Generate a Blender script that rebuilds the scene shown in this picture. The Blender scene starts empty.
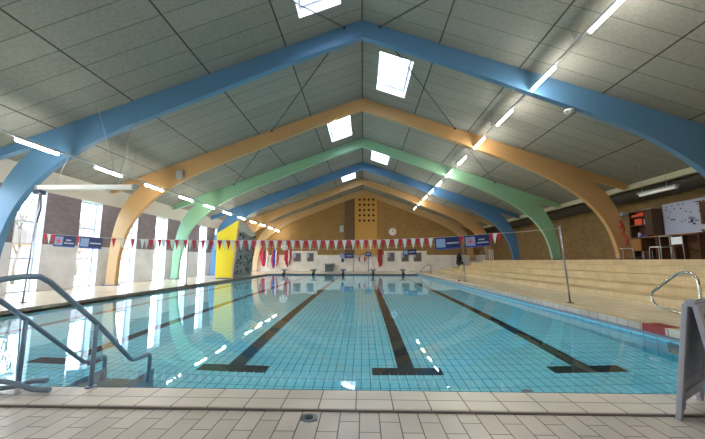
import bpy, bmesh, math, random
from mathutils import Vector, Matrix
random.seed(7)
C = bpy.context.scene.collection
PI = math.pi

# ------------------------------------------------------------------ mesh builder
class MB:
    def __init__(s): s.v = []; s.f = []; s.m = []; s.sm = []
    def quad(s, pts, m=0, sm=False):
        n = len(s.v); s.v += [tuple(p) for p in pts]; s.f.append(tuple(range(n, n+len(pts)))); s.m.append(m); s.sm.append(sm); return s
    def box(s, x0, x1, y0, y1, z0, z1, m=0, M=None):
        P = [(x0,y0,z0),(x1,y0,z0),(x1,y1,z0),(x0,y1,z0),(x0,y0,z1),(x1,y0,z1),(x1,y1,z1),(x0,y1,z1)]
        if M: P = [tuple(M @ Vector(p)) for p in P]
        n = len(s.v); s.v += P
        for q in ((0,3,2,1),(4,5,6,7),(0,1,5,4),(1,2,6,5),(2,3,7,6),(3,0,4,7)):
            s.f.append(tuple(n+i for i in q)); s.m.append(m); s.sm.append(False)
        return s
    def hexa(s, P, m=0):
        n = len(s.v); s.v += [tuple(p) for p in P]
        for q in ((0,3,2,1),(4,5,6,7),(0,1,5,4),(1,2,6,5),(2,3,7,6),(3,0,4,7)):
            s.f.append(tuple(n+i for i in q)); s.m.append(m); s.sm.append(False)
        return s
    def tube(s, pts, r, seg=10, m=0, cap=True):
        pts = [Vector(p) for p in pts]; n0 = len(s.v); rr = r if isinstance(r, (list, tuple)) else [r]*len(pts)
        t0 = (pts[1]-pts[0]).normalized(); up = Vector((0,0,1)) if abs(t0.z) < .9 else Vector((1,0,0))
        nrm = (up - t0*up.dot(t0)).normalized()
        for i, p in enumerate(pts):
            a = pts[max(0,i-1)]; b = pts[min(len(pts)-1,i+1)]; t = (b-a).normalized()
            nrm = (nrm - t*nrm.dot(t)).normalized(); bi = t.cross(nrm)
            for k in range(seg):
                an = 2*PI*k/seg; s.v.append(tuple(p + (nrm*math.cos(an)+bi*math.sin(an))*rr[i]))
        for i in range(len(pts)-1):
            for k in range(seg):
                a = n0+i*seg+k; b = n0+i*seg+(k+1)%seg
                s.f.append((a,b,b+seg,a+seg)); s.m.append(m); s.sm.append(True)
        if cap:
            s.f.append(tuple(n0+k for k in range(seg))[::-1]); s.m.append(m); s.sm.append(False)
            e = n0+(len(pts)-1)*seg; s.f.append(tuple(e+k for k in range(seg))); s.m.append(m); s.sm.append(False)
        return s
    def prism(s, poly, axis, a, b, m=0):
        # poly of 2D points, extruded between a and b along axis ('y': poly=(x,z); 'x': poly=(y,z); 'z': poly=(x,y))
        def P(p, t):
            return (p[0],t,p[1]) if axis == 'y' else ((t,p[0],p[1]) if axis == 'x' else (p[0],p[1],t))
        n = len(s.v); k = len(poly)
        s.v += [P(p,a) for p in poly] + [P(p,b) for p in poly]
        s.f.append(tuple(range(n,n+k))); s.f.append(tuple(range(n+k,n+2*k))[::-1]); s.m += [m,m]; s.sm += [False,False]
        for i in range(k):
            j = (i+1)%k; s.f.append((n+i,n+k+i,n+k+j,n+j)); s.m.append(m); s.sm.append(False)
        return s
    def disc(s, c, r, h, axis='y', seg=24, m=0):
        poly = [(c[0]+r*math.cos(2*PI*i/seg), (c[2] if axis=='y' else c[1])+r*math.sin(2*PI*i/seg)) for i in range(seg)]
        if axis == 'y': return s.prism(poly,'y',c[1]-h/2,c[1]+h/2,m)
        if axis == 'z': return s.prism(poly,'z',c[2]-h/2,c[2]+h/2,m)
        poly = [(c[1]+r*math.cos(2*PI*i/seg), c[2]+r*math.sin(2*PI*i/seg)) for i in range(seg)]
        return s.prism(poly,'x',c[0]-h/2,c[0]+h/2,m)
    def ball(s, c, r, seg=10, m=0, sc=(1,1,1)):
        n = len(s.v); R = seg//2
        for i in range(R+1):
            th = PI*i/R
            for k in range(seg):
                a = 2*PI*k/seg
                s.v.append((c[0]+r*sc[0]*math.sin(th)*math.cos(a), c[1]+r*sc[1]*math.sin(th)*math.sin(a), c[2]+r*sc[2]*math.cos(th)))
        for i in range(R):
            for k in range(seg):
                a = n+i*seg+k; b = n+i*seg+(k+1)%seg
                s.f.append((a,a+seg,b+seg,b)); s.m.append(m); s.sm.append(True)
        return s

def wloc(o):
    l = Vector((0,0,0))
    while o: l = l + o.location; o = o.parent
    return l
def build(name, mb, mats, parent=None, origin=None, bevel=0):
    if not isinstance(mats, (list, tuple)): mats = [mats]
    off = wloc(parent) if parent else Vector((0,0,0))
    loc = Vector((0,0,0))
    if origin == 'base':
        xs = [v[0] for v in mb.v]; ys = [v[1] for v in mb.v]; zs = [v[2] for v in mb.v]
        loc = Vector(((min(xs)+max(xs))/2,(min(ys)+max(ys))/2,min(zs))); 
    elif origin is not None: loc = Vector(origin)
    me = bpy.data.meshes.new(name)
    me.from_pydata([tuple(Vector(v)-off-loc) for v in mb.v], [], mb.f)
    for m in mats: me.materials.append(m)
    for p, mi, sm in zip(me.polygons, mb.m, mb.sm): p.material_index = mi; p.use_smooth = sm
    bm = bmesh.new(); bm.from_mesh(me)
    bmesh.ops.remove_doubles(bm, verts=bm.verts, dist=1e-5)
    if len(bm.faces) > 1: bmesh.ops.recalc_face_normals(bm, faces=bm.faces)
    bm.to_mesh(me); bm.free()
    o = bpy.data.objects.new(name, me); C.objects.link(o); o.location = loc
    if parent: o.parent = parent
    if bevel:
        b = o.modifiers.new('bevel','BEVEL'); b.width = bevel; b.segments = 2; b.limit_method = 'ANGLE'
    return o
def thing(name, label, cat, loc, group=None):
    o = bpy.data.objects.new(name, None); C.objects.link(o); o.location = loc
    o.empty_display_size = .1; o['label'] = label; o['category'] = cat
    if group: o['group'] = group
    return o
def tag(o, label, cat, group=None, kind=None):
    o['label'] = label; o['category'] = cat
    if group: o['group'] = group
    if kind: o['kind'] = kind
    return o
def struct(o): o['kind'] = 'structure'; return o
def copy_tree(o, parent=None):
    c = o.copy(); C.objects.link(c); c.parent = parent
    for ch in list(o.children): copy_tree(ch, c)
    return c

# ------------------------------------------------------------------ materials
def s2l(c):
    return tuple((x/255/12.92 if x/255 <= .04045 else ((x/255+.055)/1.055)**2.4) for x in c) + (1,)
def base(name):
    m = bpy.data.materials.new(name); m.use_nodes = True; nt = m.node_tree
    return m, nt, nt.nodes['Principled BSDF']
def mat(name, col, rough=.5, metal=0, var=0, scale=8, bump=0, spec=.5):
    m, nt, b = base(name); b.inputs['Roughness'].default_value = rough; b.inputs['Metallic'].default_value = metal
    b.inputs['Specular IOR Level'].default_value = spec
    c = s2l(col); b.inputs['Base Color'].default_value = c
    tc = nt.nodes.new('ShaderNodeTexCoord'); n = nt.nodes.new('ShaderNodeTexNoise'); n.inputs['Scale'].default_value = scale; n.inputs['Detail'].default_value = 4
    nt.links.new(tc.outputs['Object'], n.inputs['Vector'])
    v = var or .04
    mx = nt.nodes.new('ShaderNodeMix'); mx.data_type = 'RGBA'
    mx.inputs[6].default_value = tuple(max(0,x*(1-v)) for x in c[:3])+(1,); mx.inputs[7].default_value = tuple(min(1,x*(1+v)) for x in c[:3])+(1,)
    nt.links.new(n.outputs['Fac'], mx.inputs[0]); nt.links.new(mx.outputs[2], b.inputs['Base Color'])
    if bump:
        bp = nt.nodes.new('ShaderNodeBump'); bp.inputs['Strength'].default_value = bump; bp.inputs['Distance'].default_value = .02
        nt.links.new(n.outputs['Fac'], bp.inputs['Height']); nt.links.new(bp.outputs[0], b.inputs['Normal'])
    return m
def emit(name, col, s):
    m = bpy.data.materials.new(name); m.use_nodes = True; nt = m.node_tree
    nt.nodes.remove(nt.nodes['Principled BSDF']); e = nt.nodes.new('ShaderNodeEmission')
    e.inputs[0].default_value = s2l(col); e.inputs[1].default_value = s
    nt.links.new(e.outputs[0], nt.nodes['Material Output'].inputs[0]); return m
def tiles(name, U, V, w, h, c1, c2, cm, mortar=.006, off=0., rough=.35, shift=(0,0), bump=.3, noise=.12, nscale=1.5, bw=1.):
    """grid of tiles: U, V are 'X','Y','Z' world axes; brick rows run along U"""
    m, nt, b = base(name); N = nt.nodes; L = nt.links
    g = N.new('ShaderNodeNewGeometry'); sp = N.new('ShaderNodeSeparateXYZ'); L.new(g.outputs['Position'], sp.inputs[0])
    cb = N.new('ShaderNodeCombineXYZ')
    for k, (ax, sh) in enumerate(zip((U, V), shift)):
        a = N.new('ShaderNodeMath'); a.operation = 'ADD'; a.inputs[1].default_value = sh
        L.new(sp.outputs[ax], a.inputs[0]); L.new(a.outputs[0], cb.inputs[k])
    br = N.new('ShaderNodeTexBrick'); br.offset = off; br.offset_frequency = 2; br.squash = 1
    L.new(cb.outputs[0], br.inputs['Vector'])
    br.inputs['Scale'].default_value = 1; br.inputs['Brick Width'].default_value = w; br.inputs['Row Height'].default_value = h
    br.inputs['Mortar Size'].default_value = mortar; br.inputs['Mortar Smooth'].default_value = .1; br.inputs['Bias'].default_value = 0
    br.inputs['Color1'].default_value = s2l(c1); br.inputs['Color2'].default_value = s2l(c2); br.inputs['Mortar'].default_value = s2l(cm)
    nz = N.new('ShaderNodeTexNoise'); nz.inputs['Scale'].default_value = nscale; nz.inputs['Detail'].default_value = 5; L.new(g.outputs['Position'], nz.inputs['Vector'])
    mr = N.new('ShaderNodeMapRange'); mr.inputs['To Min'].default_value = 1-noise; mr.inputs['To Max'].default_value = 1+noise; mr.inputs['From Min'].default_value = .3; mr.inputs['From Max'].default_value = .7
    L.new(nz.outputs['Fac'], mr.inputs['Value'])
    mx = N.new('ShaderNodeVectorMath'); mx.operation = 'SCALE'; L.new(br.outputs['Color'], mx.inputs[0]); L.new(mr.outputs[0], mx.inputs['Scale'])
    L.new(mx.outputs[0], b.inputs['Base Color']); b.inputs['Roughness'].default_value = rough
    if bump:
        bp = N.new('ShaderNodeBump'); bp.invert = True; bp.inputs['Strength'].default_value = bump; bp.inputs['Distance'].default_value = .005
        L.new(br.outputs['Fac'], bp.inputs['Height']); L.new(bp.outputs[0], b.inputs['Normal'])
    return m

# ceiling boards: wide cement-bonded panels with dark seams
def ceiling_mat():
    m, nt, b = base('wood_wool_panels'); N = nt.nodes; L = nt.links
    g = N.new('ShaderNodeNewGeometry'); sp = N.new('ShaderNodeSeparateXYZ'); L.new(g.outputs['Position'], sp.inputs[0])
    def M(op, a, bb=None, c=None):
        n = N.new('ShaderNodeMath'); n.operation = op
        for i, x in enumerate((a, bb, c)):
            if x is None: continue
            if isinstance(x, (int, float)): n.inputs[i].default_value = x
            else: L.new(x, n.inputs[i])
        return n.outputs[0]
    ax = M('ABSOLUTE', sp.outputs['X'])
    def line(v, period, half):
        f = M('FRACT', M('DIVIDE', M('ADD', v, 1000*period), period))
        d = M('MINIMUM', f, M('SUBTRACT', 1, f))
        return M('LESS_THAN', M('MULTIPLY', d, period), half)
    hv = line(ax, 2.37, .021); th = line(M('ADD', sp.outputs['Y'], .26), .655, .011)
    nz = N.new('ShaderNodeTexNoise'); nz.inputs['Scale'].default_value = 14; nz.inputs['Detail'].default_value = 8; L.new(g.outputs['Position'], nz.inputs['Vector'])
    # one tone per panel
    cb = N.new('ShaderNodeCombineXYZ')
    L.new(M('FLOOR', M('DIVIDE', sp.outputs['X'], 2.37)), cb.inputs[0]); L.new(M('FLOOR', M('DIVIDE', M('ADD', sp.outputs['Y'], .26), .655)), cb.inputs[1])
    wn = N.new('ShaderNodeTexWhiteNoise'); L.new(cb.outputs[0], wn.inputs['Vector'])
    tone = M('ADD', M('MULTIPLY', wn.outputs['Value'], .12), M('MULTIPLY_ADD', nz.outputs['Fac'], .5, .68))
    dark = M('SUBTRACT', 1, M('MAXIMUM', M('MULTIPLY', hv, .75), M('MULTIPLY', th, .5)))
    vm = N.new('ShaderNodeVectorMath'); vm.operation = 'SCALE'; vm.inputs[0].default_value = s2l((141,140,135))[:3]
    L.new(M('MULTIPLY', tone, dark), vm.inputs['Scale']); L.new(vm.outputs[0], b.inputs['Base Color'])
    b.inputs['Roughness'].default_value = .95; b.inputs['Specular IOR Level'].default_value = .1
    return m

M_ceiling = ceiling_mat()
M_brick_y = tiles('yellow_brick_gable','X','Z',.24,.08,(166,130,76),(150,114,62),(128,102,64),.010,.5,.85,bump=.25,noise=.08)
M_brick_r = tiles('yellow_brick_side_dimmed','Y','Z',.24,.08,(142,114,70),(126,98,58),(104,84,54),.010,.5,.85,bump=.25,noise=.1)  # same yellow brick as the gable, dimness of this side put into its colour
M_brick_l = tiles('brown_brick_left_hazed','Y','Z',.24,.08,(134,124,132),(120,110,120),(108,100,108),.010,.5,.85,bump=.25,noise=.08)  # brown brick greyed towards purple, haze at the left put into its colour
M_wtile_y = tiles('white_wall_tile_side','Y','Z',.15,.15,(222,222,230),(220,220,228),(210,210,218),.004,0,.3)
M_wtile_x = tiles('white_wall_tile_end','X','Z',.3,.15,(244,238,228),(238,232,222),(204,198,188),.005,0,.6)
M_deck = tiles('deck_tile_near','Y','X',.29,.145,(208,198,186),(194,184,171),(96,88,80),.0045,.5,.32,shift=(.09,.03),bump=.5,noise=.14)
M_coping = tiles('coping_tile_near','X','Y',.29,.2,(222,212,198),(214,203,188),(106,98,90),.005,0,.3,shift=(.06,1.75),bump=.5,noise=.12)
M_deck2 = tiles('deck_tile_sides','X','Y',.3,.3,(220,206,180),(212,198,170),(184,170,146),.006,0,.22,noise=.08)
M_step = tiles('step_tile_top','Y','X',.3,.15,(216,192,142),(210,186,136),(196,172,126),.006,0,.4,noise=.1)
M_riser = tiles('step_tile_riser','Y','Z',.15,.15,(206,184,142),(198,176,134),(182,160,122),.006,0,.45,noise=.12)
M_pool = tiles('pool_floor_tile','X','Y',.124,.248,(164,243,253),(155,239,251),(54,140,168),.0055,0,.4,shift=(.03,.02),bump=0,noise=.07,nscale=.8)
M_poolwx = tiles('pool_wall_tile_side','Y','Z',.248,.124,(140,230,248),(130,224,244),(70,152,180),.006,0,.3,bump=0,noise=.05)
M_poolwy = tiles('pool_wall_tile_end','X','Z',.248,.124,(140,230,248),(130,224,244),(70,152,180),.006,0,.3,bump=0,noise=.05)
M_kerb = tiles('kerb_tile_white','Y','Z',.25,.4,(194,186,172),(184,176,164),(104,102,100),.008,0,.3,shift=(0,.2))
M_kerbtop = tiles('kerb_tile_top','Y','X',.25,.3,(214,198,162),(206,190,152),(170,154,124),.006,0,.35,shift=(0,.02))
M_kerb_left = tiles('kerb_tile_left','Y','Z',.25,.4,(178,160,144),(168,150,134),(120,108,98),.008,0,.35,shift=(0,.2))
M_rim = mat('lavender_rim',(128,146,168),.3)
M_red_tile = mat('dark_red_tile',(150,46,52),.35)
M_lane = mat('black_lane_tile',(22,34,40),.4)
M_white = mat('white_paint',(232,232,236),.4)
M_winframe = mat('white_blue_window_frame',(206,212,228),.4)
M_blue = mat('blue_glulam_paint',(84,128,168),.42,var=.03,scale=3)  # arch paints from here to the mint one desaturated to carry haze
M_blue2 = mat('deep_blue_glulam_paint',(78,122,168),.42,var=.03,scale=3)
M_orange = mat('ochre_glulam_paint',(188,148,100),.42,var=.03,scale=3)
M_green = mat('mint_glulam_paint',(138,184,154),.42,var=.03,scale=3)
M_tan = mat('pale_timber_glulam',(190,156,112),.5,var=.05,scale=3)
M_base = mat('dark_base_plate',(60,70,96),.5)
M_steel = mat('satin_steel',(150,156,164),.28,1)
M_bsteel = mat('blue_grey_coated_steel',(128,154,180),.35,.1)
M_chrome = mat('polished_chrome',(214,208,196),.1,1)
M_grey = mat('grey_paint',(150,154,158),.5)
M_dkgrey = mat('dark_grey_plastic',(52,54,56),.5)
M_lgrey = mat('light_grey_plastic',(172,176,184),.45)
M_duct = mat('dark_ventilation_duct',(58,56,50),.6,.3,var=.1,scale=5)
M_cream = mat('cream_edge_beam',(190,184,160),.6)
M_red = mat('red_cloth',(206,52,74),.7); M_wcloth = mat('white_cloth',(236,236,232),.7)
M_banner = mat('dark_blue_banner',(34,44,104),.55); M_bedge = mat('bright_blue_banner_edge',(52,92,190),.5)
M_text = mat('white_banner_print',(220,224,236),.6); M_pic = mat('pale_blue_banner_photo',(150,176,220),.6,var=.25,scale=14)
M_pink = mat('pink_banner_print',(220,110,120),.6)
M_rope = mat('pale_rope',(206,204,200),.7)
M_yellow = mat('yellow_panel_paint',(255,228,40),.4,var=.03)
M_rock = mat('grey_rock_panel',(160,162,156),.9,var=.25,scale=9,bump=.6)
M_hold = mat('dark_climbing_hold',(60,64,66),.6); M_hold2 = mat('pale_climbing_hold',(176,172,160),.6)
M_plank = mat('pink_wood_edge',(208,160,140),.5)
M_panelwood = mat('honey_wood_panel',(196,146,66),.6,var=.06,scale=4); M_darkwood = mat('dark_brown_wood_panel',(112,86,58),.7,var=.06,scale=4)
M_hole = mat('black_opening',(22,18,14),.9)
M_cab = mat('brown_cabinet_wood',(88,54,30),.55,var=.12,scale=6); M_door = mat('honey_cabinet_door',(176,124,52),.5,var=.06,scale=6)
M_orangebox = mat('orange_red_plastic',(226,70,26),.45); M_bluebox = mat('blue_plastic',(34,60,170),.45); M_redbox = mat('red_plastic',(190,36,30),.45)
M_board = mat('white_board_face',(186,190,214),.35); M_ink = mat('dark_blue_ink',(40,50,96),.5)
M_teal = mat('grey_teal_paint',(88,108,112),.5)
M_dbag = mat('dark_fabric',(40,44,44),.8)
M_photo = mat('dark_photo_print',(104,92,92),.4,var=.4,scale=5)
M_clockface = mat('white_clock_face',(230,224,214),.4)
M_clockrim = mat('pink_clock_rim',(196,150,140),.4)
M_bluesign = mat('blue_sign',(40,66,140),.5)
M_purple = mat('dark_purple_print',(48,44,78),.3)
M_aboard = mat('grey_moulded_plastic',(166,169,182),.5)
M_lawn = mat('winter_lawn',(150,170,120),.9,var=.2,scale=1)
M_bark = mat('grey_bark',(104,92,88),.9,var=.2)
M_house = tiles('pink_brick_house','Y','Z',.24,.08,(190,132,116),(176,118,104),(170,150,140),.01,.5,.9,bump=0)
M_roof = mat('dark_roof_tile',(92,80,78),.8)
M_outer = mat('outer_roof_felt',(90,90,90),.9)
M_lamp = emit('lamp_diffuser',(255,248,232),28)

def glass_pane():
    m = bpy.data.materials.new('clear_window_glass'); m.use_nodes = True; nt = m.node_tree; N = nt.nodes; L = nt.links
    N.remove(N['Principled BSDF']); t = N.new('ShaderNodeBsdfTransparent'); t.inputs[0].default_value = (.93,.96,1,1)
    g = N.new('ShaderNodeBsdfGlossy'); g.inputs['Roughness'].default_value = .02
    ge = N.new('ShaderNodeNewGeometry'); dt = N.new('ShaderNodeVectorMath'); dt.operation = 'DOT_PRODUCT'
    L.new(ge.outputs['Normal'], dt.inputs[0]); L.new(ge.outputs['Incoming'], dt.inputs[1])
    ab = N.new('ShaderNodeMath'); ab.operation = 'ABSOLUTE'; L.new(dt.outputs['Value'], ab.inputs[0])
    su = N.new('ShaderNodeMath'); su.operation = 'SUBTRACT'; su.inputs[0].default_value = 1; L.new(ab.outputs[0], su.inputs[1])
    pw = N.new('ShaderNodeMath'); pw.operation = 'POWER'; pw.inputs[1].default_value = 5; L.new(su.outputs[0], pw.inputs[0])
    f = N.new('ShaderNodeMath'); f.operation = 'MULTIPLY_ADD'; f.inputs[1].default_value = .9; f.inputs[2].default_value = .07; L.new(pw.outputs[0], f.inputs[0])
    nz = N.new('ShaderNodeTexNoise'); nz.inputs['Scale'].default_value = 2
    bp = N.new('ShaderNodeBump'); bp.inputs['Strength'].default_value = .02; L.new(nz.outputs['Fac'], bp.inputs['Height']); L.new(bp.outputs[0], g.inputs['Normal'])
    mx = N.new('ShaderNodeMixShader'); L.new(f.outputs[0], mx.inputs[0]); L.new(t.outputs[0], mx.inputs[1]); L.new(g.outputs[0], mx.inputs[2])
    L.new(mx.outputs[0], N['Material Output'].inputs[0]); return m
M_glass = glass_pane()
def water_mat():
    m = bpy.data.materials.new('pool_water'); m.use_nodes = True; nt = m.node_tree; N = nt.nodes; L = nt.links
    N.remove(N['Principled BSDF']); g = N.new('ShaderNodeBsdfGlass'); g.inputs['IOR'].default_value = 1.33; g.inputs['Roughness'].default_value = 0.0
    g.inputs['Color'].default_value = (.93,.985,1,1)
    ge = N.new('ShaderNodeNewGeometry')
    nz = N.new('ShaderNodeTexNoise'); nz.inputs['Scale'].default_value = 1.3; nz.inputs['Detail'].default_value = 2; L.new(ge.outputs['Position'], nz.inputs['Vector'])
    bp = N.new('ShaderNodeBump'); bp.inputs['Strength'].default_value = .35; bp.inputs['Distance'].default_value = .006
    L.new(nz.outputs['Fac'], bp.inputs['Height']); L.new(bp.outputs[0], g.inputs['Normal'])
    L.new(g.outputs[0], N['Material Output'].inputs[0]); return m
M_water = water_mat()

# ------------------------------------------------------------------ key dimensions (metres; camera stands at x=0,y=0)
XL, XR = -7.9, 4.58          # pool sides
YN, YF = 3.05, 27.6          # pool ends
WZ = -.075                   # water level
WL, WR, YE, YB = -11.6, 12.6, 34.3, -3.0
RH, SL = 8.6, .36
def cz(x): return RH-SL*abs(x)
FR = [9.5,14.45,19.4,24.35,29.3,34.1]
PLAT = 1.165

# ------------------------------------------------------------------ floor, pool
b = MB(); b.box(WL-.3, XR+9, YB-.2, 2.68, -.4, -.02); struct(build('floor', b, M_deck))
b = MB(); b.box(XL, XR+.3, 2.68, YN, -.35, 0); struct(build('pool_coping', b, M_coping, bevel=.012))
b = MB(); b.box(XL, XR+.3, 2.665, 2.682, -.05, -.006); struct(build('trim_1', b, mat('grey_joint_strip',(120,112,110),.5)))
b = MB(); b.box(WL-.3, XL, 2.68, YE, -.4, .03); b.box(XL, XR+.3, YF, YE, -.4, .03)
struct(build('pool_deck', b, M_deck2))
b = MB(); b.box(XR+.3, 6.9, 2.68, YE, -.4, .1); struct(build('pool_deck', b, M_deck2))
# kerb of the right side, with a dark red tile pair
b = MB()
for (y0,y1,mt,mf) in ((2.68,5.3,0,1),(5.3,5.72,2,2),(5.72,YF,0,1)):
    b.quad([(XR,y0,.11),(XR+.3,y0,.11),(XR+.3,y1,.11),(XR,y1,.11)],mt); b.quad([(XR,y0,-.01),(XR,y1,-.01),(XR,y1,.11),(XR,y0,.11)],mf)
b.quad([(XR,2.68,-.4),(XR+.3,2.68,-.4),(XR+.3,2.68,.11),(XR,2.68,.11)],1)
b.quad([(XR,YF,-.01),(XR+.3,YF,-.01),(XR+.3,YF,.11),(XR,YF,.11)],1)
struct(build('pool_kerb', b, [M_kerbtop, M_kerb, M_red_tile]))
b = MB(); b.box(XR-.035,XR+.005,YN,YF,-.05,-.008); b.box(XL+.035,XR-.035,YF-.035,YF+.005,-.05,-.012)
struct(build('trim_2', b, M_rim))
b = MB(); b.box(XL-.01,XL+.004,YN,YF,-.05,.034); struct(build('trim_3', b, M_kerb_left))
def fz(y): return -1.2-.45*(y-YN)/(YF-YN)
b = MB()
b.quad([(XL,YN,fz(YN)),(XR,YN,fz(YN)),(XR,YF,fz(YF)),(XL,YF,fz(YF))],0)
b.quad([(XL,YN,fz(YN)),(XL,YF,fz(YF)),(XL,YF,.03),(XL,YN,.03)],1)
b.quad([(XR,YN,fz(YN)),(XR,YF,fz(YF)),(XR,YF,.0),(XR,YN,.0)],1)
b.quad([(XL,YN,fz(YN)),(XR,YN,fz(YN)),(XR,YN,0),(XL,YN,0)],2)
b.quad([(XL,YF,fz(YF)),(XR,YF,fz(YF)),(XR,YF,.03),(XL,YF,.03)],2)
basin = struct(build('pool_basin', b, [M_pool,M_poolwx,M_poolwy]))
for k in range(5):
    x = 3.15-(4-k)*2.525
    b = MB(); e = .006
    def slab(x0,x1,y0,y1):
        b.hexa([(x0,y0,fz(y0)),(x1,y0,fz(y0)),(x1,y1,fz(y1)),(x0,y1,fz(y1)),(x0,y0,fz(y0)+e),(x1,y0,fz(y0)+e),(x1,y1,fz(y1)+e),(x0,y1,fz(y1)+e)])
    slab(x-.5,x+.5,4.84,5.09); slab(x-.12,x+.12,5.09,25.8); slab(x-.5,x+.5,25.8,26.05)
    build('lane_marking', b, M_lane, basin)
# pool inlets on the floor
for (x,y) in ((-1.75,4.25),(2.0,4.3)):
    b = MB(); b.disc((x,y,fz(y)+.01),.07,.02,'z'); build('floor_inlet', b, M_grey, basin)
# ladder niche in the right pool wall
b = MB(); b.box(XR-.03,XR,4.35,5.25,-.75,-.12)
for i in range(4): b.box(XR-.09,XR-.03,4.4,5.2,-.7+i*.17,-.66+i*.17)
build('ladder_niche', b, mat('grey_green_niche_tile',(96,120,112),.5), basin)
w = MB(); w.quad([(XL,YN,WZ),(XR,YN,WZ),(XR,YF,WZ),(XL,YF,WZ)])
wo = build('pool_water', w, M_water); tag(wo,'clear turquoise water filling the swimming pool between the tiled decks','water',kind='stuff')

# underwater entry step block with handrails at the near left corner
t = thing('entry_steps','grey steps under the water between the blue-grey handrails','steps',(-2.8,3.06,-1.2))
for i,(y0,y1,z) in enumerate(((3.06,3.40,-.30),(3.40,3.72,-.52),(3.72,4.04,-.74))):
    b = MB(); b.box(-3.08,-2.50,y0,y1,z-.06,z); build('tread', b, mat('grey_green_tread',(120,138,134),.6) if i==0 else bpy.data.materials['grey_green_tread'], t, bevel=.01)
for x0 in (-3.1,-2.52): b = MB(); b.box(x0,x0+.02,3.06,4.04,-1.2,-.36); build('side_frame', b, M_bsteel, t)

def smooth(pts, n=5):
    P = [Vector(p) for p in pts]; out = []
    for i in range(len(P)-1):
        p0 = P[max(0,i-1)]; p1 = P[i]; p2 = P[i+1]; p3 = P[min(len(P)-1,i+2)]
        for k in range(n):
            u = k/n
            out.append(.5*((2*p1)+(-p0+p2)*u+(2*p0-5*p1+4*p2-p3)*u*u+(-p0+3*p1-3*p2+p3)*u**3))
    out.append(P[-1]); return out
def handrail(x, prof, postY, postZ, label):
    t = thing('pool_handrail', label, 'handrail', (x,1.8,-.02))
    b = MB(); b.tube([(x,y,z) for y,z in prof], .021, 12); build('rail', b, M_bsteel, t)
    b = MB(); b.tube([(x,postY,0),(x,postY,postZ)], .019, 12); build('post', b, M_bsteel, t)
    b = MB(); b.disc((x,1.72,-.012),.05,.016,'z'); build('flange', b, M_bsteel, t)
    b = MB(); b.disc((x,postY,.006),.045,.012,'z'); build('flange', b, M_bsteel, t)
A = [(1.72,-.02),(1.72,.75)]+[(y,z) for (y,z) in ((1.78,.86),(1.9,.93),(2.06,.98),(2.2,1.005),(2.34,1.015),(2.44,1.01),(2.53,.965))]+[(3.06,.54),(3.52,.115),(3.57,.085),(3.62,.075),(3.80,.075),(3.845,.06),(3.86,.02),(3.86,-.62)]
handrail(-2.45, A, 3.035, .56, 'tall blue-grey handrail nearer the middle, sloping into the water at the near edge')
Bp = [(1.72,-.02),(1.72,.75)]+[(y,z) for (y,z) in ((1.78,.86),(1.9,.93),(2.06,.98),(2.2,1.0),(2.34,1.01),(2.44,1.0),(2.53,.96))]+[(2.8,.785),(3.16,.49),(3.70,.04),(3.75,.0),(3.80,-.01),(4.00,-.01),(4.045,-.02),(4.06,-.06),(4.06,-.84)]
handrail(-3.13, Bp, 3.04, .59, 'blue-grey handrail at the far left, cut off by the picture edge')
b = MB(); b.tube(smooth([(-4.1,2.78,.02),(-3.75,2.82,.04),(-3.4,2.86,.09),(-3.15,2.88,.10),(-2.98,2.89,.07),(-2.86,2.90,.03),(-2.7,2.90,.025)]), .021, 12)
b.tube(smooth([(-3.3,2.88,.025),(-3.05,2.92,.04),(-2.9,2.94,.08),(-2.78,2.95,.085)]), .021, 12)
tag(build('bent_pipe', b, M_bsteel, origin='base'),'low bent grey-blue pipe lying on the coping in the near left corner','pipe')

# ------------------------------------------------------------------ spectator steps on the right
SX = [6.78,7.6,8.45,9.3,10.15]; SZ = [.283,.469,.716,.963,PLAT]; SEND = [30.6,30.0,29.4,28.9,28.5]
b = MB()
for i in range(5):
    x0 = SX[i]; x1 = SX[i+1] if i < 4 else WR; zb = ([.1]+SZ)[i]; y1 = SEND[i]
    b.quad([(x0,YB,zb-.05),(x0,y1,zb-.05),(x0,y1,SZ[i]),(x0,YB,SZ[i])],1)
    b.quad([(x0,YB,SZ[i]),(x1,YB,SZ[i]),(x1,y1,SZ[i]),(x0,y1,SZ[i])],0)
    b.quad([(x0,y1,0),(WR,y1,0),(WR,y1,SZ[i]),(x0,y1,SZ[i])],1)
struct(build('spectator_steps', b, [M_step,M_riser]))
b = MB(); b.box(6.9,WR,28.3,YE,-.4,.1); struct(build('pool_deck', b, M_deck2))

# ------------------------------------------------------------------ walls
WS = []
for n in range(-2,5):  # negative bays are out of view, their windows added for light
    WS += [(10.5+4.95*n, 1.0),(13.0+4.95*n,1.08)]
WS = [(y,l) for y,l in WS if y > -1 and y+l < YE-.2]
WT = 3.62; XO = WL-.35
b = MB()
def wallpiece(y0,y1,z0,z1):
    for (a,c,m) in ((z0,min(z1,1.72),1),(max(z0,1.72),z1,0)):
        if c > a: b.box(XO,WL,y0,y1,a,c,m)
edges = [YB]+[e for y,l in WS for e in (y,y+l)]+[YE+.3]
for i in range(0,len(edges),2): wallpiece(edges[i],edges[i+1],-.1,WT)
b.box(XO,WL,YB,YE+.3,WT,cz(WL)+.05,2)
struct(build('wall_left', b, [M_brick_l,M_wtile_y,mat('pale_wall_plate',(186,182,176),.7)]))
b = MB()
zt = cz(WR)
def gable(y0,y1,mat_hi,mat_lo):
    g = MB()
    g.prism([(WL-.35,1.7),(WR+.35,1.7),(WR+.35,4.9),(11.7,4.9),(11.7,cz(11.7)+.1),(0,RH+.1),(WL-.35,cz(WL-.35)+.1)],'y',y0,y1,0)
    g.prism([(WL-.35,-.4),(WR+.35,-.4),(WR+.35,1.7),(WL-.35,1.7)],'y',y0,y1,1)
    return g
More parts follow.
